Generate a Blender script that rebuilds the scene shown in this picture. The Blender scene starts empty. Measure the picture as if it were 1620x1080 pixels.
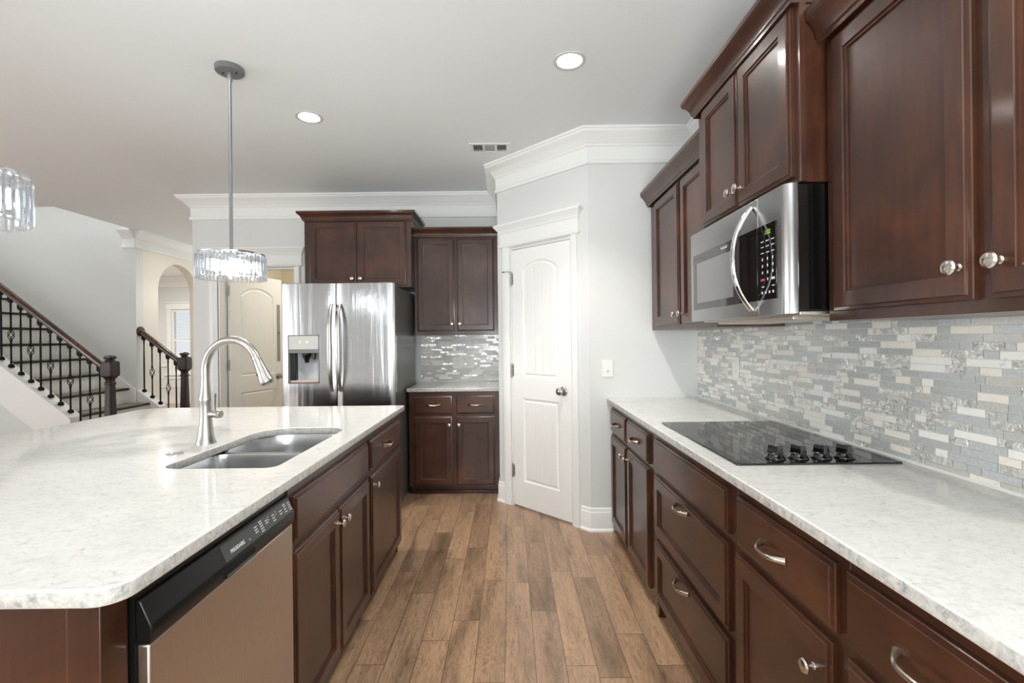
import bpy, bmesh, math, random
from mathutils import Matrix, Vector
random.seed(7)
S = bpy.context.scene
C = S.collection
R = math.radians
PI = math.pi

# ------------------------------------------------------------------ camera
cam_d = bpy.data.cameras.new('camera')
cam = bpy.data.objects.new('camera', cam_d); C.objects.link(cam)
cam.location = (0, 0, 1.33)
cam.rotation_mode = 'XYZ'
cam.matrix_world = Matrix.Translation((0, 0, 1.33)) @ Matrix.Rotation(R(90), 4, 'X') @ Matrix.Rotation(-0.0108, 4, 'Z')
cam_d.sensor_width = 36
cam_d.lens = 753.36 / 1620 * 36
cam_d.shift_x = 4.12 / 1620
cam_d.shift_y = -5.0 / 1620
cam_d.clip_start = .02
S.camera = cam

# ------------------------------------------------------------------ world, exposure, daylight
w = bpy.data.worlds.new('world'); S.world = w; w.use_nodes = True
w.node_tree.nodes['Background'].inputs[0].default_value = (.86, .93, 1, 1)
w.node_tree.nodes['Background'].inputs[1].default_value = .85
S.view_settings.view_transform = 'Standard'
S.view_settings.look = 'None'
S.view_settings.gamma = 1
S.view_settings.use_curve_mapping = False
S.view_settings.exposure = 0.08
S.cycles.use_denoising = True
S.cycles.max_bounces = 10
S.cycles.diffuse_bounces = 6
S.cycles.glossy_bounces = 5
S.cycles.transmission_bounces = 8
S.cycles.transparent_max_bounces = 24
S.cycles.sample_clamp_indirect = 6
S.cycles.caustics_refractive = False
S.cycles.caustics_reflective = False

def area(name, loc, rot, sx, sy, power, col=(1, 1, 1)):
    l = bpy.data.lights.new(name, 'AREA'); l.shape = 'RECTANGLE'; l.size = sx; l.size_y = sy
    l.energy = power; l.color = col
    o = bpy.data.objects.new(name, l); C.objects.link(o); o.location = loc; o.rotation_euler = rot
    return o

# daylight entering through the window openings of the room behind the camera and at its left
WIN_BACK = [(-7.9, -6.4), (-3.48, -3.36), (-1.6, -.1), (.2, .9)]
for a, b in WIN_BACK:
    area('daylight', ((a + b) / 2, -4.48, 1.4), (R(90), 0, 0), b - a, 2.1, 15 * (b - a), (.97, .99, 1))
WIN_LEFT = [(-3.6, -1.6), (-.6, 1.4), (2.2, 3.8)]
for (a, b), p in zip(WIN_LEFT, (94, 82, 3)):
    area('daylight', (-7.98, (a + b) / 2, 1.45), (R(90), 0, R(-90)), b - a, 1.9, p, (.97, .985, 1))
area('daylight', (-6.86, 10.2, 1.35), (R(90), 0, R(180)), .85, 1.3, 1.5, (.95, .98, 1))
# added, unseen daylight fill at the hall end; no front door built
area('daylight', (-3.9, 10.2, 1.45), (R(90), 0, R(180)), 1.3, 2.2, 42, (.97, .99, 1))
# unseen fill lights added: uplights near the camera, laundry, hall, dining room, landing
area('fill_uplight', (.1, -1.3, 1.2), (R(155), 0, 0), 1.2, 1.2, 112, (.96, 1, 1))
area('fill_uplight', (-4.6, 1.6, 1.0), (R(180), R(12), 0), 1.2, 1.2, 5, (.96, 1, 1))
area('laundry_fill', (-1.9, 5.5, 2.70), (0, 0, 0), .35, .35, 13, (1, .93, .82))
area('hall_fill', (-3.9, 7.8, 2.70), (0, 0, 0), .3, .3, 6, (1, .93, .82))
area('dining_fill', (-6.3, 8.3, 2.70), (0, 0, 0), .5, .5, 70, (1, .97, .93))
area('landing_fill', (-6.0, 5.45, 5.15), (0, 0, 0), .6, .6, 36, (1, .98, .95))

# ------------------------------------------------------------------ materials
def mat(name, base=(.8, .8, .8), rough=.5, metal=0, spec=.5, coat=0, emis=None, es=0, trans=0, ior=1.45, aniso=0):
    m = bpy.data.materials.new(name); m.use_nodes = True
    b = m.node_tree.nodes['Principled BSDF']
    b.inputs['Base Color'].default_value = (*base, 1)
    b.inputs['Roughness'].default_value = rough
    b.inputs['Metallic'].default_value = metal
    b.inputs['Specular IOR Level'].default_value = spec
    b.inputs['Coat Weight'].default_value = coat
    b.inputs['Coat Roughness'].default_value = .12
    b.inputs['Transmission Weight'].default_value = trans
    b.inputs['IOR'].default_value = ior
    b.inputs['Anisotropic'].default_value = aniso
    if emis:
        b.inputs['Emission Color'].default_value = (*emis, 1)
        b.inputs['Emission Strength'].default_value = es
    return m

class N:
    def __init__(s, m):
        s.m = m; s.t = m.node_tree; s.b = s.t.nodes['Principled BSDF']
    def n(s, typ, **kw):
        x = s.t.nodes.new(typ)
        for k, v in kw.items(): setattr(x, k, v)
        return x
    def l(s, a, b): s.t.links.new(a, b)
    def coord(s, scale=(1, 1, 1), rot=(0, 0, 0), which='Object'):
        tc = s.n('ShaderNodeTexCoord'); mp = s.n('ShaderNodeMapping')
        mp.inputs['Scale'].default_value = scale; mp.inputs['Rotation'].default_value = rot
        s.l(tc.outputs[which], mp.inputs['Vector']); return mp.outputs['Vector']
    def noise(s, vec, scale, detail=4, rough=.5, dist=0):
        x = s.n('ShaderNodeTexNoise')
        x.inputs['Scale'].default_value = scale; x.inputs['Detail'].default_value = detail
        x.inputs['Roughness'].default_value = rough; x.inputs['Distortion'].default_value = dist
        s.l(vec, x.inputs['Vector']); return x.outputs['Fac']
    def ramp(s, fac, stops):
        x = s.n('ShaderNodeValToRGB'); e = x.color_ramp.elements
        while len(e) < len(stops): e.new(.5)
        for i, (p, c) in enumerate(stops):
            e[i].position = p; e[i].color = (*c, 1) if len(c) == 3 else c
        s.l(fac, x.inputs[0]); return x.outputs[0]
    def math(s, op, a, b=None, c=None):
        x = s.n('ShaderNodeMath', operation=op)
        for i, v in enumerate((a, b, c)):
            if v is None: continue
            if isinstance(v, (int, float)): x.inputs[i].default_value = v
            else: s.l(v, x.inputs[i])
        return x.outputs[0]
    def mix(s, fac, a, b, blend='MIX'):
        x = s.n('ShaderNodeMix', data_type='RGBA', blend_type=blend)
        if isinstance(fac, (int, float)): x.inputs[0].default_value = fac
        else: s.l(fac, x.inputs[0])
        for i, v in ((6, a), (7, b)):
            if isinstance(v, tuple): x.inputs[i].default_value = (*v, 1) if len(v) == 3 else v
            else: s.l(v, x.inputs[i])
        return x.outputs[2]
    def bump(s, h, strength=.2, dist=.01):
        x = s.n('ShaderNodeBump'); x.inputs['Strength'].default_value = strength; x.inputs['Distance'].default_value = dist
        s.l(h, x.inputs['Height']); s.l(x.outputs[0], s.b.inputs['Normal'])
    def base(s, c): s.l(c, s.b.inputs['Base Color'])
    def rough(s, r): s.l(r, s.b.inputs['Roughness'])

def wood_mat(name, c0, c1, c2, stretch, rough=.34, coat=.36):
    m = mat(name, c1, rough, spec=.5, coat=coat); n = N(m)
    v = n.coord(stretch)
    g = n.noise(v, 9, 6, .6, .4)
    v2 = n.coord((1, 1, 1)); blotch = n.noise(v2, 3.5, 3, .5, .6)
    f = n.math('ADD', n.math('MULTIPLY', g, .28), n.math('MULTIPLY', blotch, .72))
    n.base(n.ramp(f, [(.32, c0), (.52, c1), (.72, c2)]))
    n.rough(n.math('ADD', n.math('MULTIPLY', g, .08), rough - .04))
    n.bump(g, .03, .002)
    return m
CAB = wood_mat('cherry_stained_wood', (.025, .0084, .0041), (.056, .0188, .0089), (.106, .037, .017), (6, 6, .6))
CABH = wood_mat('cherry_stained_wood_horizontal', (.025, .0084, .0041), (.056, .0188, .0089), (.106, .037, .017), (.6, 6, 6))
CABD = mat('cabinet_shadow_wood', (.015, .006, .004), .5)
RAILW = wood_mat('handrail_wood', (.02, .008, .004), (.055, .022, .009), (.13, .055, .02), (.7, 6, 6), .28, .4)
TREADW = wood_mat('tread_wood', (.16, .125, .07), (.22, .175, .1), (.28, .22, .13), (8, .6, 8), .4, .1)
NOSEW = mat('dark_nosing_wood', (.012, .007, .005), .35)
NEWELW = wood_mat('newel_wood', (.008, .004, .003), (.02, .009, .006), (.04, .014, .008), (6, 6, .6), .42, 0)
IRON = mat('black_iron', (.005, .005, .005), .5, spec=.15)

def paint(name, c, rough=.55, bump=.04):
    m = mat(name, c, rough, spec=.35); n = N(m)
    n.bump(n.noise(n.coord(), 220, 2), bump, .001); return m
WALL = paint('wall_paint_light_grey', (.70, .715, .71))
CREAM = paint('wall_paint_cream', (.80, .77, .69))
BEIGE = paint('wall_paint_beige', (.70, .64, .52))
CEIL = paint('ceiling_paint', (.83, .865, .88), .8)
TRIM = paint('trim_paint_white', (.84, .855, .845), .35, .01)
DOORW = paint('door_paint_white', (.88, .885, .87), .35, .015)
WPLATE = mat('white_plastic', (.82, .82, .79), .35)

def plank_panel(name, c, pitch):
    m = mat(name, c, .38); n = N(m)
    tc = n.n('ShaderNodeTexCoord'); sp = n.n('ShaderNodeSeparateXYZ'); n.l(tc.outputs['Object'], sp.inputs[0])
    f = n.math('FRACT', n.math('DIVIDE', sp.outputs[0], pitch))
    d = n.math('ABSOLUTE', n.math('SUBTRACT', f, .5))
    h = n.math('SMOOTHSTEP', .5, .44, d) if False else n.math('MINIMUM', n.math('MULTIPLY', n.math('SUBTRACT', .5, d), 12), 1)
    n.bump(h, .5, .003); return m
DOORP = plank_panel('door_plank_panel', (.88, .885, .87), .078)

def quartz():
    m = mat('white_quartz', (.8, .8, .8), .09, spec=.5); n = N(m)
    v = n.coord((1, 1, 1))
    big = n.noise(n.coord((1.6, 3.2, 3), (0, 0, .5)), 4.5, 5, .62, .9)
    vein = n.noise(n.coord((1, 2.2, 2), (0, 0, .6)), 17, 7, .72, 1.4)
    fine = n.noise(v, 90, 4, .65, .5)
    c = n.ramp(vein, [(.28, (.48, .495, .495)), (.38, (.665, .665, .65)), (.48, (.745, .725, .695)), (.75, (.785, .765, .735))])
    c2 = n.ramp(fine, [(.28, (.60, .61, .61)), (.40, (.93, .93, .92)), (.55, (1, 1, 1))])
    c3 = n.ramp(big, [(.35, (.92, .94, .95)), (.6, (1, 1, 1))])
    n.base(n.mix(.9, n.mix(.75, c, c2, 'MULTIPLY'), c3, 'MULTIPLY')); return m
QUARTZ = quartz()
def quartz_edge():  # same quartz, with the shade of the side faces put into its colour
    m = mat('quartz_shaded_edge', (.6, .6, .6), .2); n = N(m)
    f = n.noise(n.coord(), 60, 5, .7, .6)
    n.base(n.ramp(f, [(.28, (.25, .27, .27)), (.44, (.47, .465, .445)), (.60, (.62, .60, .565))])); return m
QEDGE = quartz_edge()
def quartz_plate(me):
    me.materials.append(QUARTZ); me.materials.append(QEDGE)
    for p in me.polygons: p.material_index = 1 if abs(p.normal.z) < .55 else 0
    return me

def floor_mat():
    m = mat('hardwood_planks', (.2, .13, .08), .33, spec=.5, coat=.3); n = N(m)
    tc = n.n('ShaderNodeTexCoord'); sp = n.n('ShaderNodeSeparateXYZ'); n.l(tc.outputs['Object'], sp.inputs[0])
    X, Y = sp.outputs[0], sp.outputs[1]
    wd = .1235
    xs = n.math('DIVIDE', n.math('ADD', X, 10.035), wd)
    row = n.math('FLOOR', xs); fx = n.math('FRACT', xs)
    wn = n.n('ShaderNodeTexWhiteNoise', noise_dimensions='1D'); n.l(row, wn.inputs['W'])
    L = .78
    ys = n.math('DIVIDE', n.math('ADD', n.math('ADD', Y, 20), n.math('MULTIPLY', wn.outputs['Value'], 7.3)), L)
    col = n.math('FLOOR', ys); fy = n.math('FRACT', ys)
    wn2 = n.n('ShaderNodeTexWhiteNoise', noise_dimensions='2D')
    cb = n.n('ShaderNodeCombineXYZ'); n.l(row, cb.inputs[0]); n.l(col, cb.inputs[1]); n.l(cb.outputs[0], wn2.inputs['Vector'])
    idv = wn2.outputs['Value']
    gv = n.n('ShaderNodeCombineXYZ')
    n.l(n.math('MULTIPLY', X, 5.5), gv.inputs[0]); n.l(n.math('MULTIPLY', Y, 1.1), gv.inputs[1]); n.l(n.math('MULTIPLY', idv, 37), gv.inputs[2])
    g = n.noise(gv.outputs[0], 3.0, 5, .55, 1.6)
    rings = n.math('FRACT', n.math('MULTIPLY', g, 9))
    rings = n.math('ABSOLUTE', n.math('SUBTRACT', rings, .5))
    gv2 = n.n('ShaderNodeCombineXYZ')
    n.l(n.math('MULTIPLY', X, 60), gv2.inputs[0]); n.l(n.math('MULTIPLY', Y, 2.5), gv2.inputs[1]); n.l(n.math('MULTIPLY', idv, 19), gv2.inputs[2])
    fine = n.noise(gv2.outputs[0], 2.0, 4, .6)
    tone = n.ramp(idv, [(0, (.275, .177, .113)), (.3, (.34, .22, .142)), (.75, (.40, .262, .168)), (1, (.345, .232, .156))])
    f = n.math('ADD', n.math('MULTIPLY', rings, .55), n.math('MULTIPLY', fine, .55))
    shade = n.ramp(f, [(.15, (.42, .39, .36)), (.33, (.92, .91, .89)), (.55, (1.2, 1.14, 1.05))])
    blot = n.ramp(n.noise(gv.outputs[0], 1.3, 3, .6), [(.32, (.42, .40, .38)), (.48, (.93, .92, .91)), (.7, (1.16, 1.12, 1.07))])
    c = n.mix(.85, n.mix(1.0, tone, shade, 'MULTIPLY'), blot, 'MULTIPLY')
    ex = n.math('MINIMUM', fx, n.math('SUBTRACT', 1, fx)); ey = n.math('MINIMUM', fy, n.math('SUBTRACT', 1, fy))
    gx = n.math('LESS_THAN', ex, .012); gy = n.math('LESS_THAN', ey, .0022)
    gap = n.math('MAXIMUM', gx, gy)
    n.base(n.mix(n.math('MULTIPLY', gap, .8), c, (.07, .042, .026)))
    n.rough(n.math('ADD', n.math('MULTIPLY', fine, .14), .25))
    n.bump(n.math('SUBTRACT', n.math('MULTIPLY', fine, .15), gap), .25, .002)
    return m
FLOOR = floor_mat()

def brushed(name, c, rough, stretch, aniso=.5, wave=0):
    m = mat(name, c, rough, 1, aniso=aniso); n = N(m)
    g = n.noise(n.coord(stretch), 40, 3, .6)
    n.rough(n.math('ADD', n.math('MULTIPLY', g, .14), rough - .07))
    n.base(n.ramp(g, [(.3, tuple(x * .9 for x in c)), (.7, tuple(min(1, x * 1.06) for x in c))]))
    if wave:
        wv = n.noise(n.coord((5.5, 5.5, .22)), 2.2, 3, .55, .3)
        n.bump(n.math('ADD', wv, n.math('MULTIPLY', g, .004)), wave, .006)
    else: n.bump(g, .03, .001)
    tg = n.n('ShaderNodeTangent', direction_type='RADIAL', axis='Z'); n.l(tg.outputs[0], n.b.inputs['Tangent'])
    return m
STEEL = brushed('brushed_stainless', (.47, .47, .47), .22, (.4, 8, 30))
FRSTEEL = brushed('fridge_stainless', (.47, .475, .48), .20, (.4, 8, 30), .4, 1.0)
STEELW = brushed('brushed_stainless_warm', (.66, .60, .545), .34, (30, 8, .4), .3)
SINKM = brushed('sink_stainless', (.62, .63, .64), .24, (20, 2, 20), .2)
NICKEL = mat('brushed_nickel', (.66, .61, .54), .22, 1)
NICKELG = mat('satin_nickel_grey', (.46, .445, .42), .30, 1)
CHROME = mat('polished_chrome', (.8, .8, .82), .07, 1)
GREYMET = mat('painted_grey_metal', (.17, .175, .18), .45)
RODM = mat('grey_metal_rod', (.30, .31, .32), .35, .7)
FRSIDE = mat('fridge_side_grey', (.10, .098, .09), .32)
BLACKP = mat('black_plastic', (.006, .006, .006), .28)
BLACKG = mat('black_gloss_plastic', (.004, .004, .004), .08, coat=.5)
BLACKGL = mat('black_glass', (.006, .006, .006), .03, spec=.75)
MWGL = mat('microwave_window_glass', (.05, .05, .05), .04, spec=1.0, metal=.0)
MWIN = mat('microwave_window_screen', (.20, .20, .205), .12, spec=.8)
DARK = mat('dark_void', (.004, .004, .004), .7)
LOGO = mat('light_grey_print', (.62, .62, .62), .5)
REDP = mat('red_print', (.5, .03, .03), .5)
GREENL = mat('green_display', (.02, .05, .0), .4, emis=(.45, .9, .05), es=.55)
DISPG = mat('grey_dispenser_plastic', (.50, .50, .48), .3)
DISPD = mat('grey_dispenser_well', (.40, .43, .45), .3)
PINK = mat('tan_drip_tray', (.55, .42, .36), .5)
LENS = mat('lamp_lens', (1, 1, 1), .5, emis=(1, .97, .92), es=150)
CANM = mat('white_lamp_can', (.62, .62, .60), .4)
BULB = mat('pendant_bulb', (1, 1, 1), .5, emis=(.94, .98, 1), es=100)
GROUT = mat('light_grout', (.70, .69, .65), .8)
PLASTER = paint('stringer_white', (.84, .84, .82), .4, .01)
BLIND = mat('window_blind_white', (.85, .86, .87), .5)
SIDING = mat('neighbour_siding_blue', (.30, .40, .44), .7)
LEAFM = mat('green_leaves', (.12, .25, .04), .7)
GRASS = mat('ground_outside', (.2, .25, .12), .9)
CAULK = mat('white_caulk', (.8, .8, .77), .5)

def glass():
    m = bpy.data.materials.new('clear_crystal'); m.use_nodes = True; t = m.node_tree
    b = t.nodes['Principled BSDF']
    b.inputs['Base Color'].default_value = (.97, .985, 1, 1); b.inputs['Roughness'].default_value = .02
    b.inputs['Transmission Weight'].default_value = 1; b.inputs['IOR'].default_value = 1.5
    tr = t.nodes.new('ShaderNodeBsdfTransparent'); tr.inputs[0].default_value = (.96, .98, 1, 1)
    mx = t.nodes.new('ShaderNodeMixShader'); mx.inputs[0].default_value = .55
    t.links.new(b.outputs[0], mx.inputs[1]); t.links.new(tr.outputs[0], mx.inputs[2])
    t.links.new(mx.outputs[0], t.nodes['Material Output'].inputs['Surface'])
    return m
CRYSTAL = glass()
def pane():
    m = bpy.data.materials.new('window_pane'); m.use_nodes = True; t = m.node_tree
    g = t.nodes.new('ShaderNodeBsdfGlossy'); g.inputs['Roughness'].default_value = .02
    tr = t.nodes.new('ShaderNodeBsdfTransparent'); mx = t.nodes.new('ShaderNodeMixShader'); mx.inputs[0].default_value = .93
    t.links.new(g.outputs[0], mx.inputs[1]); t.links.new(tr.outputs[0], mx.inputs[2])
    t.links.new(mx.outputs[0], t.nodes['Material Output'].inputs['Surface']); return m
PANE = pane()

def tile_glass(name, c):
    m = mat(name, c, .16, spec=.7, coat=.4); n = N(m)
    f = n.noise(n.coord((8, 1.2, 8)), 14, 3, .6)
    n.base(n.ramp(f, [(.3, tuple(x * .86 for x in c)), (.7, tuple(x * 1.1 for x in c))]))
    n.bump(f, .08, .002); return m
def tile_pearl(name, c):
    m = mat(name, c, .14, spec=.8, metal=.45, coat=.3); n = N(m)
    f = n.noise(n.coord((1, 1, 1)), 44, 2, .55, 1.2)
    n.base(n.ramp(f, [(.32, tuple(x * .72 for x in c)), (.5, c), (.7, tuple(min(1, x * 1.25) for x in c))]))
    n.bump(f, .9, .006); return m
def tile_marble(name, c, v):
    m = mat(name, c, .3, spec=.5); n = N(m)
    f = n.noise(n.coord((1, 1, 1), (.3, .4, .6)), 17, 2, .5, .8)
    d = n.math('ABSOLUTE', n.math('SUBTRACT', f, .5))
    n.base(n.ramp(d, [(.001, v), (.006, c), (.5, c)])); return m
TILES = [GROUT, tile_glass('glass_tile_grey', (.50, .52, .51)), tile_glass('glass_tile_blue_grey', (.53, .552, .555)),
         tile_glass('glass_tile_taupe', (.56, .55, .51)), tile_pearl('pearl_tile', (.80, .80, .77)),
         tile_marble('marble_tile_cream', (.84, .80, .73), (.62, .56, .50)), tile_marble('marble_tile_white', (.86, .86, .82), (.66, .65, .62))]

# ------------------------------------------------------------------ mesh helpers
class MB:
    def __init__(s): s.v = []; s.f = []; s.m = []
    def add(s, vs, fs, m=0):
        o = len(s.v); s.v += [tuple(x) for x in vs]
        for f in fs: s.f.append([i + o for i in f]); s.m.append(m)
        return s
    def box(s, x0, x1, y0, y1, z0, z1, m=0):
        v = [(x, y, z) for z in (z0, z1) for y in (y0, y1) for x in (x0, x1)]
        return s.add(v, [(0, 2, 3, 1), (4, 5, 7, 6), (0, 1, 5, 4), (2, 6, 7, 3), (0, 4, 6, 2), (1, 3, 7, 5)], m)
    def loft(s, loops, cap0=False, cap1=False, m=0, closed=True):
        k = len(loops[0]); v = [p for l in loops for p in l]; f = []
        for a in range(len(loops) - 1):
            for i in range(k if closed else k - 1):
                j = (i + 1) % k
                f.append((a * k + i, a * k + j, (a + 1) * k + j, (a + 1) * k + i))
        if cap0: f.append(tuple(range(k))[::-1])
        if cap1: f.append(tuple((len(loops) - 1) * k + i for i in range(k)))
        return s.add(v, f, m)
    def lathe(s, prof, n=20, org=(0, 0, 0), axis='Z', m=0):
        loops = []
        for r, h in prof:
            l = []
            for i in range(n):
                a = 2 * PI * i / n; x, y = r * math.cos(a), r * math.sin(a)
                p = {'Z': (x, y, h), 'Y': (x, h, -y), 'X': (h, x, y)}[axis]
                l.append((p[0] + org[0], p[1] + org[1], p[2] + org[2]))
            loops.append(l)
        return s.loft(loops, True, True, m)
    def tube(s, path, rad, n=10, up=(0, 0, 1), m=0, caps=True):
        """rad: float, or list of (r_side, r_up) per point"""
        P = [Vector(p) for p in path]; loops = []
        for i, p in enumerate(P):
            t = (P[min(i + 1, len(P) - 1)] - P[max(i - 1, 0)]).normalized()
            u = Vector(up); sd = t.cross(u)
            if sd.length < 1e-4: sd = t.cross(Vector((1, 0, 0)))
            sd.normalize(); u = sd.cross(t).normalized()
            r = rad[i] if isinstance(rad, list) else rad
            ra, rb = r if isinstance(r, tuple) else (r, r)
            loops.append([p + sd * ra * math.cos(2 * PI * k / n) + u * rb * math.sin(2 * PI * k / n) for k in range(n)])
        return s.loft(loops, caps, caps, m)
    def sweep(s, path, prof, m=0, side=1, caps=True):
        """sweep closed profile (out, z) along 2D path; out is to the right of travel"""
        loops = []; n = len(path)
        for i in range(n):
            p = Vector(path[i])
            d0 = (p - Vector(path[i - 1])).normalized() if i else None
            d1 = (Vector(path[i + 1]) - p).normalized() if i < n - 1 else None
            d0 = d0 or d1; d1 = d1 or d0
            n0 = Vector((d0.y, -d0.x)) * side; n1 = Vector((d1.y, -d1.x)) * side
            b = n0 + n1; b = b / (b.dot(n0)) if b.length > 1e-6 else n0
            loops.append([(p.x + b.x * o, p.y + b.y * o, z) for o, z in prof])
        return s.loft(loops, caps, caps, m)
    def mesh(s, name, mats, smooth=True, ang=35):
        me = bpy.data.meshes.new(name); me.from_pydata(s.v, [], s.f)
        for x in mats: me.materials.append(x)
        me.polygons.foreach_set('material_index', s.m)
        bm = bmesh.new(); bm.from_mesh(me); bmesh.ops.recalc_face_normals(bm, faces=bm.faces); bm.to_mesh(me); bm.free()
        if smooth: me.shade_smooth(); me.set_sharp_from_angle(angle=R(ang))
        return me
    def build(s, name, parent=None, mats=(TRIM,), bevel=0, smooth=True, ang=35, seg=2):
        if not isinstance(mats, (list, tuple)): mats = (mats,)
        return link(name, s.mesh(name, mats, smooth, ang), parent, bevel, seg)

def link(name, me, parent=None, bevel=0, seg=2):
    o = bpy.data.objects.new(name, me); C.objects.link(o)
    if parent: o.parent = parent
    if bevel:
        b = o.modifiers.new('bevel', 'BEVEL'); b.width = bevel; b.segments = seg; b.limit_method = 'ANGLE'; b.angle_limit = R(40)
    return o
def tag(o, label, cat, group=None, kind=None):
    o['label'] = label; o['category'] = cat
    if group: o['group'] = group
    if kind: o['kind'] = kind
    return o
def thing(name, label, cat, loc=(0, 0, 0), rot=0, group=None, kind=None):
    o = bpy.data.objects.new(name, None); C.objects.link(o); o.empty_display_size = .1
    o.location = loc; o.rotation_euler = (0, 0, rot)
    return tag(o, label, cat, group, kind)
def struct(o): o['kind'] = 'structure'; return o

def plate(outer, holes, z0, z1, bevel=.003, res=2):
    """flat plate with holes, in XY, rounded edges; returns an MB-like mesh data block"""
    cu = bpy.data.curves.new('outline', 'CURVE'); cu.dimensions = '2D'; cu.fill_mode = 'BOTH'
    t = z1 - z0; cu.extrude = t / 2 - bevel; cu.bevel_depth = bevel; cu.offset = -bevel; cu.bevel_resolution = res
    for pts in [outer] + list(holes):
        sp = cu.splines.new('POLY'); sp.points.add(len(pts) - 1); sp.use_cyclic_u = True
        for p, q in zip(sp.points, pts): p.co = (q[0], q[1], 0, 1)
    o = bpy.data.objects.new('outline', cu); C.objects.link(o)
    dg = bpy.context.evaluated_depsgraph_get(); dg.update()
    me = bpy.data.meshes.new_from_object(o.evaluated_get(dg))
    bpy.data.objects.remove(o); bpy.data.curves.remove(cu)
    me.transform(Matrix.Translation((0, 0, (z0 + z1) / 2)))
    me.materials.clear()
    me.shade_smooth(); me.set_sharp_from_angle(angle=R(50))
    return me
XZ = Matrix(((1, 0, 0, 0), (0, 0, -1, 0), (0, 1, 0, 0), (0, 0, 0, 1)))   # plate (x,y,h) -> (x,-h,y): y is up, h is towards the viewer
YZ = Matrix(((0, 0, 1, 0), (1, 0, 0, 0), (0, 1, 0, 0), (0, 0, 0, 1)))    # plate (x,y,h) -> (h,x,y)

def round_rect(x0, x1, y0, y1, r, n=8):
    rr = r if isinstance(r, (list, tuple)) else [r] * 4; out = []
    for (cx, cy, a0, q) in ((x1 - rr[0], y0 + rr[0], -90, rr[0]), (x1 - rr[1], y1 - rr[1], 0, rr[1]), (x0 + rr[2], y1 - rr[2], 90, rr[2]), (x0 + rr[3], y0 + rr[3], 180, rr[3])):
        if q < 1e-5: out.append((cx, cy)); continue
        for i in range(n + 1):
            a = R(a0 + 90 * i / n); out.append((cx + q * math.cos(a), cy + q * math.sin(a)))
    return out
def circle(cx, cy, r, n=32): return [(cx + r * math.cos(2 * PI * i / n), cy + r * math.sin(2 * PI * i / n)) for i in range(n)]
def arch_poly(x0, x1, z0, zs, rise, n=16):
    """bottom-left, bottom-right, then arc right to left (zs = spring height)"""
    pts = [(x0, z0), (x1, z0)]
    h = (x1 - x0) / 2; c = (x0 + x1) / 2
    if rise < 1e-4: return pts + [(x1, zs), (x0, zs)]
    rad = (h * h + rise * rise) / (2 * rise); a = math.asin(min(1, h / rad))
    if rise >= h - 1e-6: rad = h; a = PI / 2
    for i in range(n + 1):
        t = a - 2 * a * i / n
        pts.append((c + rad * math.sin(t), zs + rise - rad + rad * math.cos(t)))
    return pts

def text_mesh(txt, size, bold=0):
    cu = bpy.data.curves.new('lettering', 'FONT'); cu.body = txt; cu.size = size; cu.extrude = .0002; cu.offset = bold
    o = bpy.data.objects.new('lettering', cu); C.objects.link(o)
    dg = bpy.context.evaluated_depsgraph_get(); dg.update()
    me = bpy.data.meshes.new_from_object(o.evaluated_get(dg))
    bpy.data.objects.remove(o); bpy.data.curves.remove(cu); me.materials.clear()
    return me

# ------------------------------------------------------------------ cabinet kit (local: x right along the front, y into the depth, z up; front frame at y=0)
OUT = [(0, 0), (0, .0115), (.002, .0132), (.0095, .0145), (.0105, .0150), (.0108, .0180), (.0128, .0200)]
PANEL = [(.054, .020), (.0555, .0185), (.0557, .0150), (.0620, .0138), (.0625, .0085), (.069, .0082)]
def front_mesh(x0, x1, z0, z1, raised, m=CAB):
    b = MB(); prof = OUT + (PANEL if raised else [])
    loops = [[(x0 + i, -d, z0 + i), (x1 - i, -d, z0 + i), (x1 - i, -d, z1 - i), (x0 + i, -d, z1 - i)] for i, d in prof]
    b.loft(loops, True, True)
    return b.mesh('front', (m,), True, 18)
def knob_mb(x, z, y0=-.020):
    b = MB()
    b.lathe([(.0085, y0 + .001), (.0085, y0 - .003), (.0055, y0 - .006), (.005, y0 - .014), (.008, y0 - .018), (.0155, y0 - .021), (.0165, y0 - .0245), (.014, y0 - .0285), (.007, y0 - .0305), (.0001, y0 - .031)], 18, (x, 0, z), 'Y')
    return b
def pull_mb(x, z, L=.118, y0=-.020):
    b = MB(); P = []; rad = []; n = 18
    for i in range(n + 1):
        t = i / n; u = 2 * t - 1
        out = .031 * (1 - abs(u) ** 3.2)
        P.append((x + u * L / 2 * (1 - .06 * (1 - abs(u) ** 8)), y0 + .0005 - out, z - .004 * (1 - u * u)))
        wv = .0056 + .0034 * abs(u) ** 2
        rad.append((wv * (.75 if abs(u) < .9 else .9), wv))
    b.tube(P, rad, 10, (0, 0, 1))
    return b
def cab_crown(W, D, z0, z1, ends=(True, True), yoff=-.021, proj=.046):
    h = z1 - z0
    pr = [(0, z0), (.004, z0), (.005, z0 + .12 * h), (.011, z0 + .16 * h), (.012, z0 + .25 * h), (.017, z0 + .40 * h), (.027, z0 + .58 * h), (.039, z0 + .70 * h), (proj - .003, z0 + .76 * h), (proj, z0 + .82 * h), (proj, z1), (0, z1)]
    path = []
    if ends[0]: path.append((0, D))
    path += [(0, yoff), (W, yoff)]
    if ends[1]: path.append((W, D))
    b = MB(); b.sweep(path, pr, 0, 1); return b
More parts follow.
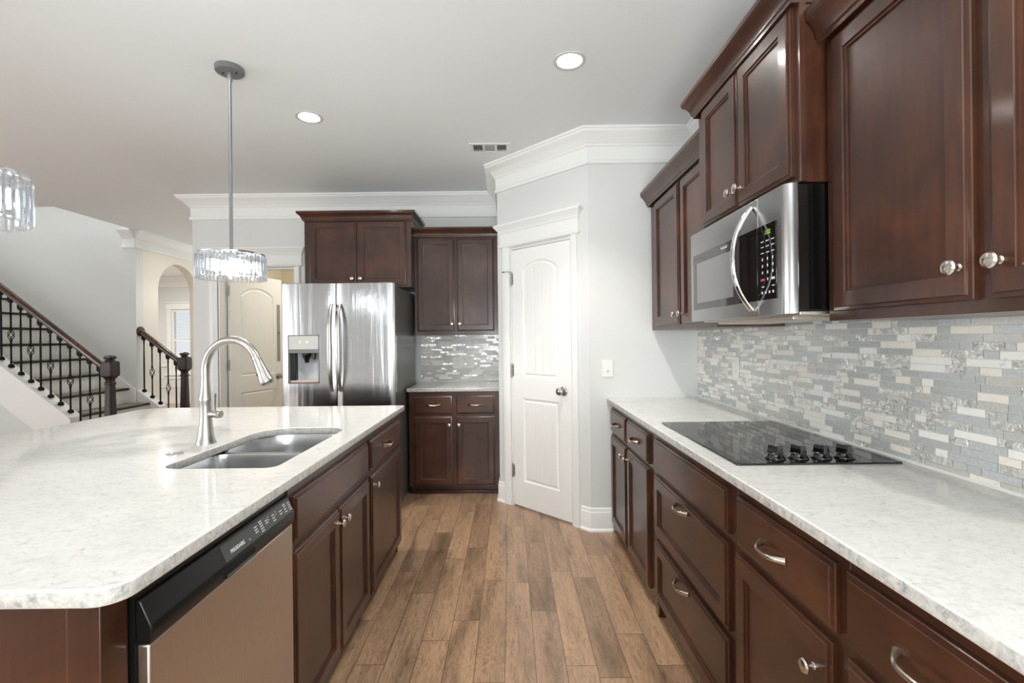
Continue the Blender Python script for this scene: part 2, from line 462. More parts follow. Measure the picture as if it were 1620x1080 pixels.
def cabinet(name, label, loc, rot, W, D, z0, z1, fronts, toe=0, group=None, crown=None, mats=(CAB,), extra=None):
    t = thing(name, label, 'cabinet', loc, rot, group)
    b = MB()
    if toe: b.box(0, W, .075, D, 0, toe); b.box(0, W, 0, D, toe, z1)
    else: b.box(0, W, 0, D, z0, z1)
    b.build('body', t, mats, .0012)
    for f in fronts:
        kind, x0, x1, za, zb = f[:5]; hw = f[5:] if len(f) > 5 else ()
        nm = {'door': 'door', 'drawer': 'drawer', 'pdrawer': 'drawer', 'false': 'false_front'}[kind]
        o = link(nm, front_mesh(x0, x1, za, zb, kind in ('door', 'pdrawer'), CAB if kind == 'door' else CABH), t)
        for h in hw:
            if h[0] == 'knob': knob_mb(h[1], h[2]).build('knob', o, NICKEL, 0, True, 30)
            else: pull_mb(h[1], h[2]).build('pull_handle', o, NICKEL, 0, True, 40)
    if crown: crown.build('crown_moulding', t, mats, 0, True, 25)
    return t

# ------------------------------------------------------------------ setting
ZC = 2.743
fl = MB(); fl.box(-8.6, 1.6, -4.8, 11, -.1, 0); o = fl.build('floor', None, FLOOR, 0, False); struct(o)
DL = [(.322, 2.43), (-1.252, 3.012), (.32, -.2), (-1.9, -.6), (-3.6, 1.2), (-4.05, 6.35)]
me = plate([(-8.6, -4.8), (1.6, -4.8), (1.6, 11), (-8.6, 11)],
           [circle(x, y, .068) for x, y in DL] + [[(-8.06, 4.93), (-4.70, 4.93), (-4.70, 6.06), (-8.06, 6.06)], [(-.262, 3.455), (.004, 3.455), (.004, 3.598), (-.262, 3.598)]], ZC, ZC + .12, .0005, 0)
me.materials.append(CEIL); struct(link('ceiling', me))

def wall(name, boxes, m=WALL):
    b = MB()
    for x in boxes: b.box(*x)
    return struct(b.build(name, None, m, 0, False))
YB = 4.66
wall('wall_back', [(-3.09, -2.845, YB, YB + .12, 0, ZC), (-2.09, .03, YB, YB + .12, 0, ZC), (-2.845, -2.09, YB, YB + .12, 2.045, ZC)])
wall('wall_hall', [(-3.09, -2.97, YB + .12, 10.3, 0, ZC)])
wall('wall_laundry_far', [(-2.97, -1.0, 6.2, 6.3, 0, ZC)], BEIGE)
wall('wall_laundry_left', [(-2.97, -2.955, YB + .12, 6.2, 0, ZC)], BEIGE)
wall('wall_laundry_right', [(-1.1, -1.0, YB + .12, 6.2, 0, ZC)], BEIGE)
wall('wall_right', [(1.30, 1.42, -4.6, 3.37, 0, ZC)])
wall('wall_end', [(.549, 1.30, 3.27, 3.37, 0, ZC)])
wall('wall_recess', [(-.09, .03, 3.93, YB, 0, ZC)])
# pantry wall at 45 degrees (local x from the recess corner to the end wall)
PW = thing('wall_pantry', 'angled light grey wall holding the white pantry door', 'wall', (-.09, 3.909, 0), R(-45), None, 'structure')
b = MB(); b.box(0, .145, 0, .1, 0, ZC); b.box(.753, .904, 0, .1, 0, ZC); b.box(.145, .753, 0, .1, 2.045, ZC)
b.build('wall_panel', PW, WALL, 0, False)
wall('wall_camera_side', [(-8.6, WIN_BACK[0][0], -4.62, -4.5, 0, ZC)] + [(WIN_BACK[i][1], WIN_BACK[i + 1][0], -4.62, -4.5, 0, ZC) for i in range(3)] + [(WIN_BACK[3][1], 1.6, -4.62, -4.5, 0, ZC)] +
     [(a, b_, -4.62, -4.5, z0, z1) for a, b_ in WIN_BACK for z0, z1 in ((0, .35), (2.45, ZC))])
wall('wall_left', [(-8.12, -8.0, -4.5, WIN_LEFT[0][0], 0, ZC)] + [(-8.12, -8.0, WIN_LEFT[i][1], WIN_LEFT[i + 1][0], 0, ZC) for i in range(2)] + [(-8.12, -8.0, WIN_LEFT[2][1], 10.4, 0, 5.2)] +
     [(-8.12, -8.0, a, b_, z0, z1) for a, b_ in WIN_LEFT for z0, z1 in ((0, .5), (2.4, ZC))])
# stairwell
wall('wall_stair', [(-8.0, -4.70, 6.0, 6.12, 0, 5.2)])
wall('wall_stair_upper', [(-8.0, -4.58, 4.81, 4.93, ZC + .12, 5.2), (-4.70, -4.58, 4.93, 6.12, ZC + .12, 5.2), (-8.0, -4.58, 4.81, 6.12, 5.2, 5.3)])
me = plate([(6.12, 0), (10.3, 0), (10.3, ZC), (6.12, ZC)], [arch_poly(6.38, 7.19, .002, 2.02, .405, 24)], 0, .12, .0005, 0)
me.transform(YZ); me.transform(Matrix.Translation((-4.82, 0, 0))); me.materials.append(CREAM); struct(link('wall_arch', me))
# dining room far wall with window opening
WX0, WX1, WZ0, WZ1, YF = -7.31, -6.42, .66, 2.025, 10.3
wall('wall_dining', [(-8.0, WX0, YF, YF + .12, 0, ZC), (WX1, -2.97, YF, YF + .12, 0, ZC), (WX0, WX1, YF, YF + .12, 0, WZ0), (WX0, WX1, YF, YF + .12, WZ1, ZC)])

# crown trim
CR = [(0, 2.518), (.014, 2.518), (.019, 2.524), (.021, 2.540), (.016, 2.546), (.011, 2.549), (.011, 2.632), (.022, 2.640), (.026, 2.650), (.034, 2.656), (.046, 2.672), (.066, 2.694), (.088, 2.708), (.094, 2.716), (.096, 2.724), (.104, 2.728), (.104, ZC - .0005), (0, ZC - .0005)]
b = MB(); b.sweep([(-3.09, 9.9), (-3.09, YB), (-.09, YB), (-.09, 3.909), (.549, 3.27), (1.30, 3.27), (1.30, -4.4)], CR)
struct(b.build('trim_1', None, TRIM, 0, True, 25))
b = MB(); b.sweep([(-4.70, 6.0), (-4.70, 10.3)][::-1], CR, 0, -1); struct(b.build('trim_2', None, TRIM, 0, True, 25))
b = MB(); b.sweep([(-8, YF), (-4.82, YF)], CR); struct(b.build('trim_3', None, TRIM, 0, True, 25))
b = MB(); b.sweep([(-4.86, 6.0), (-4.70, 6.0)], CR); struct(b.build('trim_4', None, TRIM, 0, True, 25))
BASE = [(0, .0), (.024, 0), (.024, .012), (.016, .02), (.014, .024), (.014, .125), (.0125, .132), (.009, .135), (.009, .146), (.006, .158), (0, .16)]
def baseb(name, path, side=1):
    b = MB(); b.sweep(path, BASE, 0, side); return struct(b.build(name, None, TRIM, 0, True, 25))
c45 = math.sqrt(.5)
def pw(x): return (-.09 + x * c45, 3.909 - x * c45)
baseb('baseboard_pantry', [(-.09, 4.03), (-.09, 3.909), pw(.075)])
baseb('baseboard_end', [pw(.823), (.549, 3.27), (.698, 3.27)])
baseb('baseboard_back', [(-3.09, 9.9), (-3.09, YB), (-2.93, YB)])
baseb('baseboard_hall', [(-4.70, 6.3), (-4.70, 6.15)])
# dining wainscot boards
b = MB()
for z in (.16, .36, .56): b.box(-8, -4.9, YF - .012, YF, z - .012, z)
b.box(-8, WX0 - .1, YF - .03, YF, .80, .835); b.box(WX1 + .1, -4.9, YF - .03, YF, .80, .835); b.box(-8, -4.9, YF - .015, YF, 0, .13)
struct(b.build('trim_5', None, TRIM))

# ------------------------------------------------------------------ doors
def casing_set(parent, x0, x1, zt, y, wl=.08, wr=.08, mat_=TRIM):
    b = MB()
    prof = lambda a, c: [(a, 0), (a, -.012), (a + (c - a) * .12, -.018), (a + (c - a) * .55, -.018), (a + (c - a) * .62, -.014), (a + (c - a) * .85, -.014), (c, -.010), (c, 0)]
    for a, c in ((x0 - wl, x0 - .004), (x1 + wr, x1 + .004)):
        p = prof(a, c); b.loft([[(q[0], y + q[1], z) for q in p] for z in (0, zt + .015)], True, True)
    b.build('door_casing', parent, mat_, 0, True, 25)
    b = MB(); xa, xb = x0 - wl - .002, x1 + wr + .002
    pr = [(0, zt + .012), (.020, zt + .012), (.026, zt + .020), (.026, zt + .030), (.020, zt + .036), (.018, zt + .038), (.018, zt + .122), (.024, zt + .128), (.027, zt + .14), (.036, zt + .155), (.048, zt + .17), (.052, zt + .176), (.056, zt + .18), (.056, zt + .195), (0, zt + .195)]
    b.sweep([(xa, y + .0), (xa, y - .0001), (xb, y - .0001), (xb, y + .0)], pr)
    b.build('door_header', parent, mat_, 0, True, 25)
def jamb(parent, x0, x1, zt, y0, y1):
    b = MB(); b.box(x0 - .004, x0 + .012, y0, y1, 0, zt); b.box(x1 - .012, x1 + .004, y0, y1, 0, zt); b.box(x0 + .012, x1 - .012, y0, y1, zt - .012, zt + .004)
    b.build('door_jamb', parent, TRIM, 0, False)
def leaf(parent, W, H, z0, stile, zmid0, zmid1, ztop, rise, thick=.035, mA=DOORW, mP=DOORP, name='door_leaf'):
    """door leaf, local x 0..W, front face at y=-thick... arch panel over plain panel"""
    xa, xb = stile, W - stile
    p1 = (xa, xb, z0 + .20, zmid0, 0); p2 = (xa, xb, zmid1, ztop, rise)
    me = plate([(0, z0), (W, z0), (W, H), (0, H)], [arch_poly(*p1), arch_poly(*p2)], 0, thick, .002, 1)
    me.transform(XZ); me.materials.append(mA); lf = link(name, me, parent)
    pm = MB(); pn = MB()
    for (x0_, x1_, za, zs, rs) in (p1, p2):
        loops = []
        for ins, d in ((-.003, thick - .0012), (.004, thick - .006), (.012, thick - .010), (.018, thick - .010), (.026, thick - .003), (.032, thick - .0025)):
            loops.append([(x, -d, z) for x, z in arch_poly(x0_ + ins, x1_ - ins, za + ins, zs - (ins if rs < 1e-3 else ins * .8), max(rs - ins * .25, 0) if rs else 0)])
        pm.loft(loops)
        pn.add(loops[-1], [tuple(range(len(loops[-1])))])
    pm.build('panel_moulding', lf, mA, 0, True, 30)
    pn.build('plank_panel', lf, mP, 0, False)
    return lf
def door_knob(parent, x, z, y, mtl=NICKELG):
    b = MB(); b.lathe([(.001, y), (.033, y), (.033, y - .006), (.028, y - .011), (.014, y - .014), (.0105, y - .024), (.012, y - .032), (.022, y - .039), (.0275, y - .049), (.0265, y - .06), (.018, y - .068), (.001, y - .07)], 28, (x, 0, z), 'Y')
    b.build('door_knob', parent, mtl, 0, True, 40)
def hinge(parent, x, z, y, mtl=NICKELG):
    b = MB(); b.lathe([(.0065, z - .05), (.0065, z + .05)], 10, (x, y, 0)); b.lathe([(.004, z - .056), (.004, z + .056)], 8, (x, y, 0))
    b.box(x - .001, x + .018, y + .003, y + .006, z - .045, z + .045); b.build('hinge', parent, mtl, 0, True)

D1 = thing('door_1', 'closed white arch-panelled pantry door in the angled wall', 'door', (-.09, 3.909, 0), R(-45), None, 'structure')
casing_set(D1, .145, .753, 2.045, 0, .08, .055)
jamb(D1, .145, .753, 2.045, .0, .1)
e = bpy.data.objects.new('leaf_pivot', None)
lf = leaf(D1, .578, 2.028, .012, .112, .86, 1.03, 1.857, .068)
lf.location = (.160, .036, 0)
lf['label'] = 'white door leaf with arched plank panel over square panel'
door_knob(lf, .578 - .062, .945, -.035)
for z in (.28, 1.075, 1.80): hinge(lf, -.004, z, -.038)
b = MB(); b.tube([(-.004, -.040, 1.858), (-.03, -.07, 1.86), (-.055, -.075, 1.858)], .003, 8); b.lathe([(.006, -.008), (.006, .008)], 10, (-.058, -.076, 1.858), 'X'); b.build('door_stop', lf, NICKELG)

D2 = thing('door_2', 'open panelled door to the beige laundry room left of the fridge', 'door', (-2.845, YB, 0), 0, None, 'structure')
casing_set(D2, 0, .755, 2.045, 0, .085, .05)
jamb(D2, 0, .755, 2.045, 0, .12)
lf = leaf(D2, .735, 2.028, .012, .13, .80, .97, 1.815, .08)
lf.location = (.016, .125, 0); lf.rotation_euler = (0, 0, R(76.5))
lf['label'] = 'white panelled door leaf swung open into the laundry room'
door_knob(lf, .665, .93, -.035)
for z in (.28, 1.09, 1.84): hinge(lf, -.006, z, -.02)
b = MB(); b.box(.655, .700, -.041, -.0355, 1.10, 1.74); b.build('edge_strip', lf, mat('grey_strip', (.33, .32, .29), .5)); 
b = MB(); b.lathe([(.001, -.041), (.014, -.041), (.014, -.047), (.001, -.048)], 14, (.678, 0, 1.42), 'Y'); b.build('deadbolt', lf, GREYMET)

# ------------------------------------------------------------------ dining window
W1 = thing('window_1', 'white double-hung window with blinds seen through the arch', 'window', (WX0, YF, 0), 0, None, 'structure')
ww = WX1 - WX0
b = MB(); b.box(0, .04, .02, .09, WZ0, WZ1); b.box(ww - .04, ww, .02, .09, WZ0, WZ1); b.box(.04, ww - .04, .02, .09, WZ0, WZ0 + .05); b.box(.04, ww - .04, .02, .09, WZ1 - .04, WZ1); b.box(.04, ww - .04, .03, .08, 1.35, 1.40)
b.build('window_frame', W1, TRIM, .002)
b = MB(); b.box(.04, ww - .04, .06, .064, WZ0 + .05, WZ1 - .04); b.build('pane', W1, PANE)
b = MB(); b.box(-.09, 0, -.018, 0, WZ0 - .02, WZ1 + .01); b.box(ww, ww + .09, -.018, 0, WZ0 - .02, WZ1 + .01); b.box(-.10, ww + .10, -.022, 0, WZ1 + .01, WZ1 + .14); b.box(-.13, ww + .13, -.05, 0, WZ1 + .14, WZ1 + .17); b.box(-.12, ww + .12, -.05, .02, WZ0 - .05, WZ0 - .02); b.box(-.09, ww + .09, -.018, 0, WZ0 - .13, WZ0 - .05)
b.build('window_casing', W1, TRIM, .003)
b = MB(); z = WZ0 + .06
while z < WZ1 - .05:
    b.add([(.045, .012, z - .006), (ww - .045, .012, z - .006), (ww - .045, .040, z + .006), (.045, .040, z + .006)], [(0, 1, 2, 3)]); z += .042
b.box(.045, ww - .045, .01, .045, WZ1 - .045, WZ1 - .01); b.build('window_blind', W1, BLIND, 0, False)
# outside the window
t = thing('neighbouring_house', 'blue-grey sided house seen outside the far window', 'house', (-9.5, 15, 0))
b = MB(); b.box(0, 2.15, 0, .3, 0, 5); b.box(2.7, 6, 0, .3, 0, 5)
for i in range(30): b.box(0, 2.16, -.012, 0, .16 * i, .16 * i + .012)
b.build('siding', t, SIDING)
b = MB(); b.box(2.15, 2.7, -.05, .35, 0, 5); b.build('corner_board', t, TRIM)
bm = MB(); rnd = random.Random(3)
for i in range(260):
    x, y, z = -5.9 - .5 * rnd.random() * 1.6, 13.2 + rnd.random() * .8, .2 + 2.6 * rnd.random()
    a = rnd.random() * 6; s_ = .08
    bm.add([(x, y, z), (x + s_ * math.cos(a), y + .03, z + s_ * math.sin(a)), (x + s_ * 1.6 * math.cos(a + .4), y, z + s_ * 1.6 * math.sin(a + .4)), (x + s_ * math.cos(a + .9), y - .03, z + s_ * math.sin(a + .9))], [(0, 1, 2, 3)])
bm.tube([(-6.2, 13.6, 0), (-6.2, 13.6, 2.2)], .05, 8, (1, 0, 0))
tag(bm.build('garden_shrub', None, LEAFM, 0, False), 'green leafy shrub outside the far dining window', 'shrub')
b = MB(); b.box(-14, 2, 11.1, 18, -.3, -.1); struct(b.build('ground_outside', None, GRASS))

# ------------------------------------------------------------------ right base run
RB = R(-90)
grp = 'base cabinets under the cooktop counter'
cabinet('base_cabinet', 'two-door cherry base cabinet nearest the light grey end wall', (.70, 3.262, 0), RB, .932, .596, 0, .882,
        [('drawer', .027, .427, .695, .845, ('pull', .225, .768)), ('drawer', .462, .887, .695, .845, ('pull', .67, .768)),
         ('door', .027, .427, .075, .672, ('knob', .398, .617)), ('door', .462, .887, .075, .672, ('knob', .49, .617))], .07, grp)
t = cabinet('base_cabinet', 'cherry base cabinet with stacked drawers directly below the black cooktop', (.70, 2.33, 0), RB, .86, .598, 0, .882,
        [('false', .052, .815, .700, .845), ('pdrawer', .052, .815, .390, .672, ('pull', .435, .643)), ('pdrawer', .052, .815, .080, .363, ('pull', .435, .334))], .07, grp)
b = MB(); b.box(.03, .075, -.005, .07, 0, .052); b.build('toe_block', t, RAILW, .003)
cabinet('base_cabinet', 'cherry base cabinet with one drawer over one door, beside the cooktop drawers', (.70, 1.47, 0), RB, .485, .598, 0, .882,
        [('drawer', .020, .458, .695, .845, ('pull', .228, .768)), ('door', .008, .446, .075, .667, ('knob', .397, .585))], .07, grp)
cabinet('base_cabinet', 'cherry base cabinet at the bottom right corner of the photo', (.70, .985, 0), RB, .455, .598, 0, .882,
        [('drawer', .006, .44, .695, .845, ('pull', .20, .768)), ('door', .008, .44, .075, .667, ('knob', .05, .585))], .07, grp)

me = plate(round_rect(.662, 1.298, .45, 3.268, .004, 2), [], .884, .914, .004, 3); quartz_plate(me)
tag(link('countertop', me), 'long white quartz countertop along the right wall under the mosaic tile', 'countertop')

# ------------------------------------------------------------------ backsplashes
def mosaic(name, label, loc, rot, W, z0, z1, seed, extra=None, skip=()):
    rnd = random.Random(seed); b = MB(); t = thing(name, label, 'backsplash', loc, rot)
    b.box(0, W, -.004, 0, z0, z1)
    p = .0226; nrow = int(round((z1 - z0) / p)); p = (z1 - z0) / nrow; g = .0011; last = None
    for r in range(nrow):
        x = -rnd.random() * .06; za, zb = z0 + r * p + g, z0 + (r + 1) * p - g; last = None
        while x < W:
            L = rnd.choice((.028, .042, .06, .085, .105, .125, .145, .145))
            k = rnd.choices((1, 2, 3, 4, 5, 6), (20, 13, 11, 20, 19, 17))[0]
            if k == last or (k in (5, 6) and last in (5, 6)): k = rnd.choice((1, 2, 4))
            last = k
            xa, xb = max(x + g, 0.0005), min(x + L - g, W - .0005); d = .0085 if k in (4,) else .0075
            if xb - xa > .004:
                b.add([(xa, -.004, za), (xb, -.004, za), (xb, -.004, zb), (xa, -.004, zb), (xa, -d, za), (xb, -d, za), (xb, -d, zb), (xa, -d, zb)],
                      [(4, 5, 6, 7), (0, 1, 5, 4), (1, 2, 6, 5), (2, 3, 7, 6), (3, 0, 4, 7)], k)
            x += L
    b.build('mosaic_tiles', t, TILES, 0, False)
    c = MB(); c.add([(0, -.004, z0), (0, -.014, z0), (0, -.004, z0 + .012), (W, -.004, z0), (W, -.014, z0), (W, -.004, z0 + .012)], [(0, 1, 2), (3, 5, 4), (1, 4, 5, 2), (0, 2, 5, 3), (0, 3, 4, 1)])
    c.build('caulk_bead', t, CAULK)
    return t
mosaic('tile_backsplash', 'long grey and cream mosaic tile backsplash behind the black cooktop', (1.2995, 3.268, 0), RB, 2.82, .9145, 1.398, 11)
mosaic('tile_backsplash', 'small pale mosaic tile backsplash beside the fridge', (-.862, YB - .0005, 0), 0, .771, .9145, 1.375, 5)
def cover(name, label, cat, loc, rot, w_, h_, kind, m=WPLATE):
    t = thing(name, label, cat, loc, rot)
    me = plate(round_rect(-w_ / 2, w_ / 2, -h_ / 2, h_ / 2, .005, 3), [], 0, .006, .002, 2); me.transform(XZ); me.materials.append(m); link('cover_plate', me, t)
    if kind == 'toggle':
        b = MB(); b.box(-.006, .006, -.011, -.006, -.012, .012); b.build('switch_slot', t, m)
        b = MB(); b.lathe([(.001, -.006), (.011, -.006), (.010, -.0075), (.001, -.008)], 16, (0, 0, -.02), 'Y'); b.build('dial', t, LOGO)
        for z in (.042, -.042):
            b = MB(); b.lathe([(.001, -.006), (.003, -.006), (.003, -.007), (.001, -.007)], 8, (0, 0, z), 'Y'); b.build('screw', t, LOGO)
    elif kind == 'outlet':
        for z in (-.021, .021):
            b = MB(); b.lathe([(.001, -.006), (.016, -.006), (.0155, -.0085), (.001, -.009)], 18, (0, 0, z), 'Y'); b.build('socket', t, m)
            b = MB(); b.box(-.007, -.005, -.0095, -.008, z - .004, z + .005); b.box(.005, .007, -.0095, -.008, z - .004, z + .005); b.build('slots', t, DARK)
    else:
        b = MB(); b.box(-.017, .017, -.0095, -.006, -.034, .034); b.build('rocker', t, m, .002)
    return t
cover('light_switch', 'white light switch plate on the grey end wall by the pantry door', 'switch', (.672, 3.2695, 1.117), 0, .074, .116, 'toggle')
cover('wall_outlet', 'white duplex outlet in the small backsplash beside the fridge, left plate', 'outlet', (-.515, YB - .0085, 1.10), 0, .075, .118, 'outlet')
cover('wall_switch', 'white rocker switch plate in the small backsplash beside the fridge, right plate', 'switch', (-.385, YB - .0085, 1.10), 0, .075, .118, 'rocker')
cover('wall_outlet', 'white plate in the long mosaic backsplash behind the cooktop', 'outlet', (1.291, 2.715, 1.153), RB, .075, .12, 'rocker')

# ------------------------------------------------------------------ cooktop
CT = thing('cooktop', 'black glass electric cooktop set in the right hand countertop', 'cooktop', (.7245, 1.526, .9142))
cw, cl = .5355, .762
me = plate(round_rect(0, cw, 0, cl, .008, 4), [], 0, .006, .002, 2); me.materials.append(BLACKGL); link('glass_top', me, CT)
ring = MB()
for x, y, r in ((.15, .60, .09), (.38, .60, .075), (.15, .33, .075), (.38, .33, .105)):
    for rr in (r, r * .62):
        ring.loft([[(x + q * math.cos(2 * PI * i / 48), y + q * math.sin(2 * PI * i / 48), .0064) for i in range(48)] for q in (rr - .0012, rr)], m=0)
ring.build('burner_ring', CT, mat('burner_print', (.10, .10, .10), .25), 0, False)
for i in range(4):
    k = MB(); ox, oy = .160 + .0768 * i, .066
    k.lathe([(.031, .006), (.0315, .009), (.029, .012), (.0245, .017), (.0225, .024), (.018, .026), (.001, .026)], 24, (ox, oy, 0))
    loops = []
    for z, hx, hy in ((.024, .0165, .020), (.032, .0135, .019), (.046, .0125, .0185), (.050, .0105, .017)):
        a = R(25); lp = []
        for sx, sy in ((-1, -1), (1, -1), (1, 1), (-1, 1)):
            x, y = sx * hx, sy * hy; lp.append((ox + x * math.cos(a) - y * math.sin(a), oy + x * math.sin(a) + y * math.cos(a), z))
        loops.append(lp)
    k.loft(loops, False, True)
    k.build('control_knob', CT, BLACKG, .0015, True, 30)

# ------------------------------------------------------------------ right upper cabinets
gu = 'upper cabinets along the right wall'
cabinet('upper_cabinet', 'cherry upper cabinet next to the grey end wall, beyond the microwave', (.975, 3.245, 0), RB, 1.018, .314, 1.372, 2.25,
        [('door', .115, .555, 1.40, 2.205, ('knob', .527, 1.457)), ('door', .590, 1.01, 1.40, 2.205, ('knob', .618, 1.457))], 0, gu, cab_crown(1.018, .314, 2.213, 2.316, (True, False)))
t = cabinet('upper_cabinet', 'tall-set cherry upper cabinet mounted above the microwave', (.894, 2.222, 0), RB, .765, .403, 1.800, 2.39,
        [('door', .066, .397, 1.822, 2.347, ('knob', .368, 1.885)), ('door', .405, .743, 1.822, 2.347, ('knob', .434, 1.885))], 0, gu, cab_crown(.765, .403, 2.345, 2.435))
b = MB(); b.box(.7655, .770, .0, .019, 1.80, 2.345); b.build('scribe_strip', t, CAB, .001)
cabinet('upper_cabinet', 'large cherry upper cabinet at the upper right, nearest the camera', (.975, 1.450, 0), RB, .96, .314, 1.372, 2.25,
        [('door', .038, .464, 1.40, 2.205, ('knob', .441, 1.470)), ('door', .498, .92, 1.40, 2.205, ('knob', .527, 1.472))], 0, gu, cab_crown(.96, .314, 2.213, 2.316, (False, True)))

# ------------------------------------------------------------------ microwave (local x from far end towards the camera)
MW = thing('microwave', 'stainless over-the-range microwave with black glass door and curved handle', 'microwave', (.85, 2.220, 0), RB)
mw, mz0, mz1 = .765, 1.397, 1.797
b = MB(); b.box(.004, mw - .003, .035, .44, mz0 + .008, mz1 - .002); b.build('housing', MW, BLACKG, .003)
b = MB(); b.box(0, .598, 0, .034, mz0, mz1); b.build('door', MW, STEEL, .003)
b = MB(); pr = []
for i in range(7):
    a = PI / 2 * i / 6; pr.append((mw - .030 + .028 * math.sin(a), .028 - .028 * math.cos(a)))
pts = [(.6005, 0)] + pr + [(mw - .002, .036), (.6005, .036)]
b.loft([[(x, y, z) for x, y in pts] for z in (mz0, mz1)], True, True); b.build('control_frame', MW, STEEL, 0, True, 30)
b = MB(); b.box(.030, .520, -.0015, .004, 1.448, 1.696); b.build('door_glass', MW, MWGL, .001)
b = MB(); b.box(.075, .420, -.0021, .0, 1.478, 1.655); b.build('window_screen', MW, MWIN)
b = MB(); b.box(.470, .5975, -.0028, .004, 1.448, 1.696); b.box(.6015, .712, -.0028, .004, 1.448, 1.696); cp = b.build('control_panel', MW, BLACKGL, .001)
def put_text(txt, size, par, M, m, name='lettering', bold=0):
    me = text_mesh(txt, size, bold); me.transform(M); me.materials.append(m); return link(name, me, par)
def flat(x, z, y, sx=1): return Matrix.Translation((x, y, z)) @ XZ @ Matrix.Scale(sx, 4, (1, 0, 0))
put_text('FRIGIDAIRE', .0115, MW, flat(.315, 1.674, -.0018), LOGO, 'lettering', .0002)
put_text('1:02', .021, cp, flat(.645, 1.662, -.0030, 1.0), GREENL, 'clock_display', .0004)
b = MB(); rp = MB()
for r_, z in enumerate((1.640, 1.622, 1.602)):
    for c_ in range(3): b.box(.622 + .031 * c_, .640 + .031 * c_, -.0033, -.0027, z, z + .003)
for r_, z in enumerate((1.578, 1.556, 1.534)):
    for c_ in range(3): b.box(.628 + .031 * c_, .634 + .031 * c_, -.0033, -.0027, z, z + .009)
b.box(.659, .665, -.0033, -.0027, 1.511, 1.520); b.box(.685, .703, -.0033, -.0027, 1.511, 1.519); rp.box(.620, .644, -.0033, -.0027, 1.511, 1.519)
b.box(.625, .641, -.0033, -.0027, 1.490, 1.493); b.box(.687, .703, -.0033, -.0027, 1.490, 1.493)
for c_ in range(4): b.box(.624 + .022 * c_, .632 + .022 * c_, -.0033, -.0027, 1.468, 1.476)
b.build('button_print', cp, LOGO, 0, False); rp.build('stop_button_print', cp, REDP, 0, False)
P = []; rad = []
for i in range(25):
    u = 2 * i / 24 - 1
    P.append((.560, -.004 - .064 * (1 - abs(u) ** 2.3), 1.597 + u * .178)); rad.append((.0125, .008))
b = MB(); b.tube(P, rad, 12, (0, 1, 0)); b.build('door_handle', MW, CHROME, 0, True, 50)
b = MB(); b.box(.02, mw - .02, .05, .42, mz0 - .004, mz0 + .008); b.box(.10, .66, .08, .30, mz0 - .016, mz0 - .004); b.build('underside_vent', MW, STEELW, .002)

# ------------------------------------------------------------------ fridge wall cabinets
cabinet('overfridge_cabinet', 'deep cherry cabinet over the fridge with tall crown', (-1.798, 4.20, 0), 0, .940, .459, 1.791, 2.42,
        [('door', .045, .458, 1.812, 2.372, ('knob', .428, 1.868)), ('door', .470, .897, 1.812, 2.372, ('knob', .50, 1.868))], 0, None, cab_crown(.940, .45, 2.377, 2.455))
cabinet('upper_cabinet', 'smaller cherry wall cabinet right of the fridge, over the pale backsplash', (-.857, 4.34, 0), 0, .766, .319, 1.366, 2.28,
        [('door', .023, .364, 1.400, 2.240, ('knob', .338, 1.466)), ('door', .384, .722, 1.400, 2.240, ('knob', .410, 1.466))], 0, None, cab_crown(.766, .319, 2.255, 2.335, (False, False)))
t = cabinet('base_cabinet', 'small cherry base cabinet between the fridge and the pantry corner', (-.864, 4.065, 0), 0, .773, .594, 0, .882,
        [('drawer', .045, .370, .692, .846, ('pull', .2075, .772)), ('drawer', .404, .732, .692, .846, ('pull', .568, .772)),
         ('door', .045, .370, .085, .672, ('knob', .345, .602)), ('door', .404, .732, .085, .672, ('knob', .427, .602))], .07, None)
b = MB(); b.box(.005, .770, .045, .075, 0, .022); b.build('shoe_moulding', t, RAILW, .004)
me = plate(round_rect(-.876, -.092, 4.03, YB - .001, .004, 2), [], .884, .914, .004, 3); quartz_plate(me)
tag(link('countertop', me), 'short white quartz countertop beside the fridge below the pale backsplash', 'countertop')

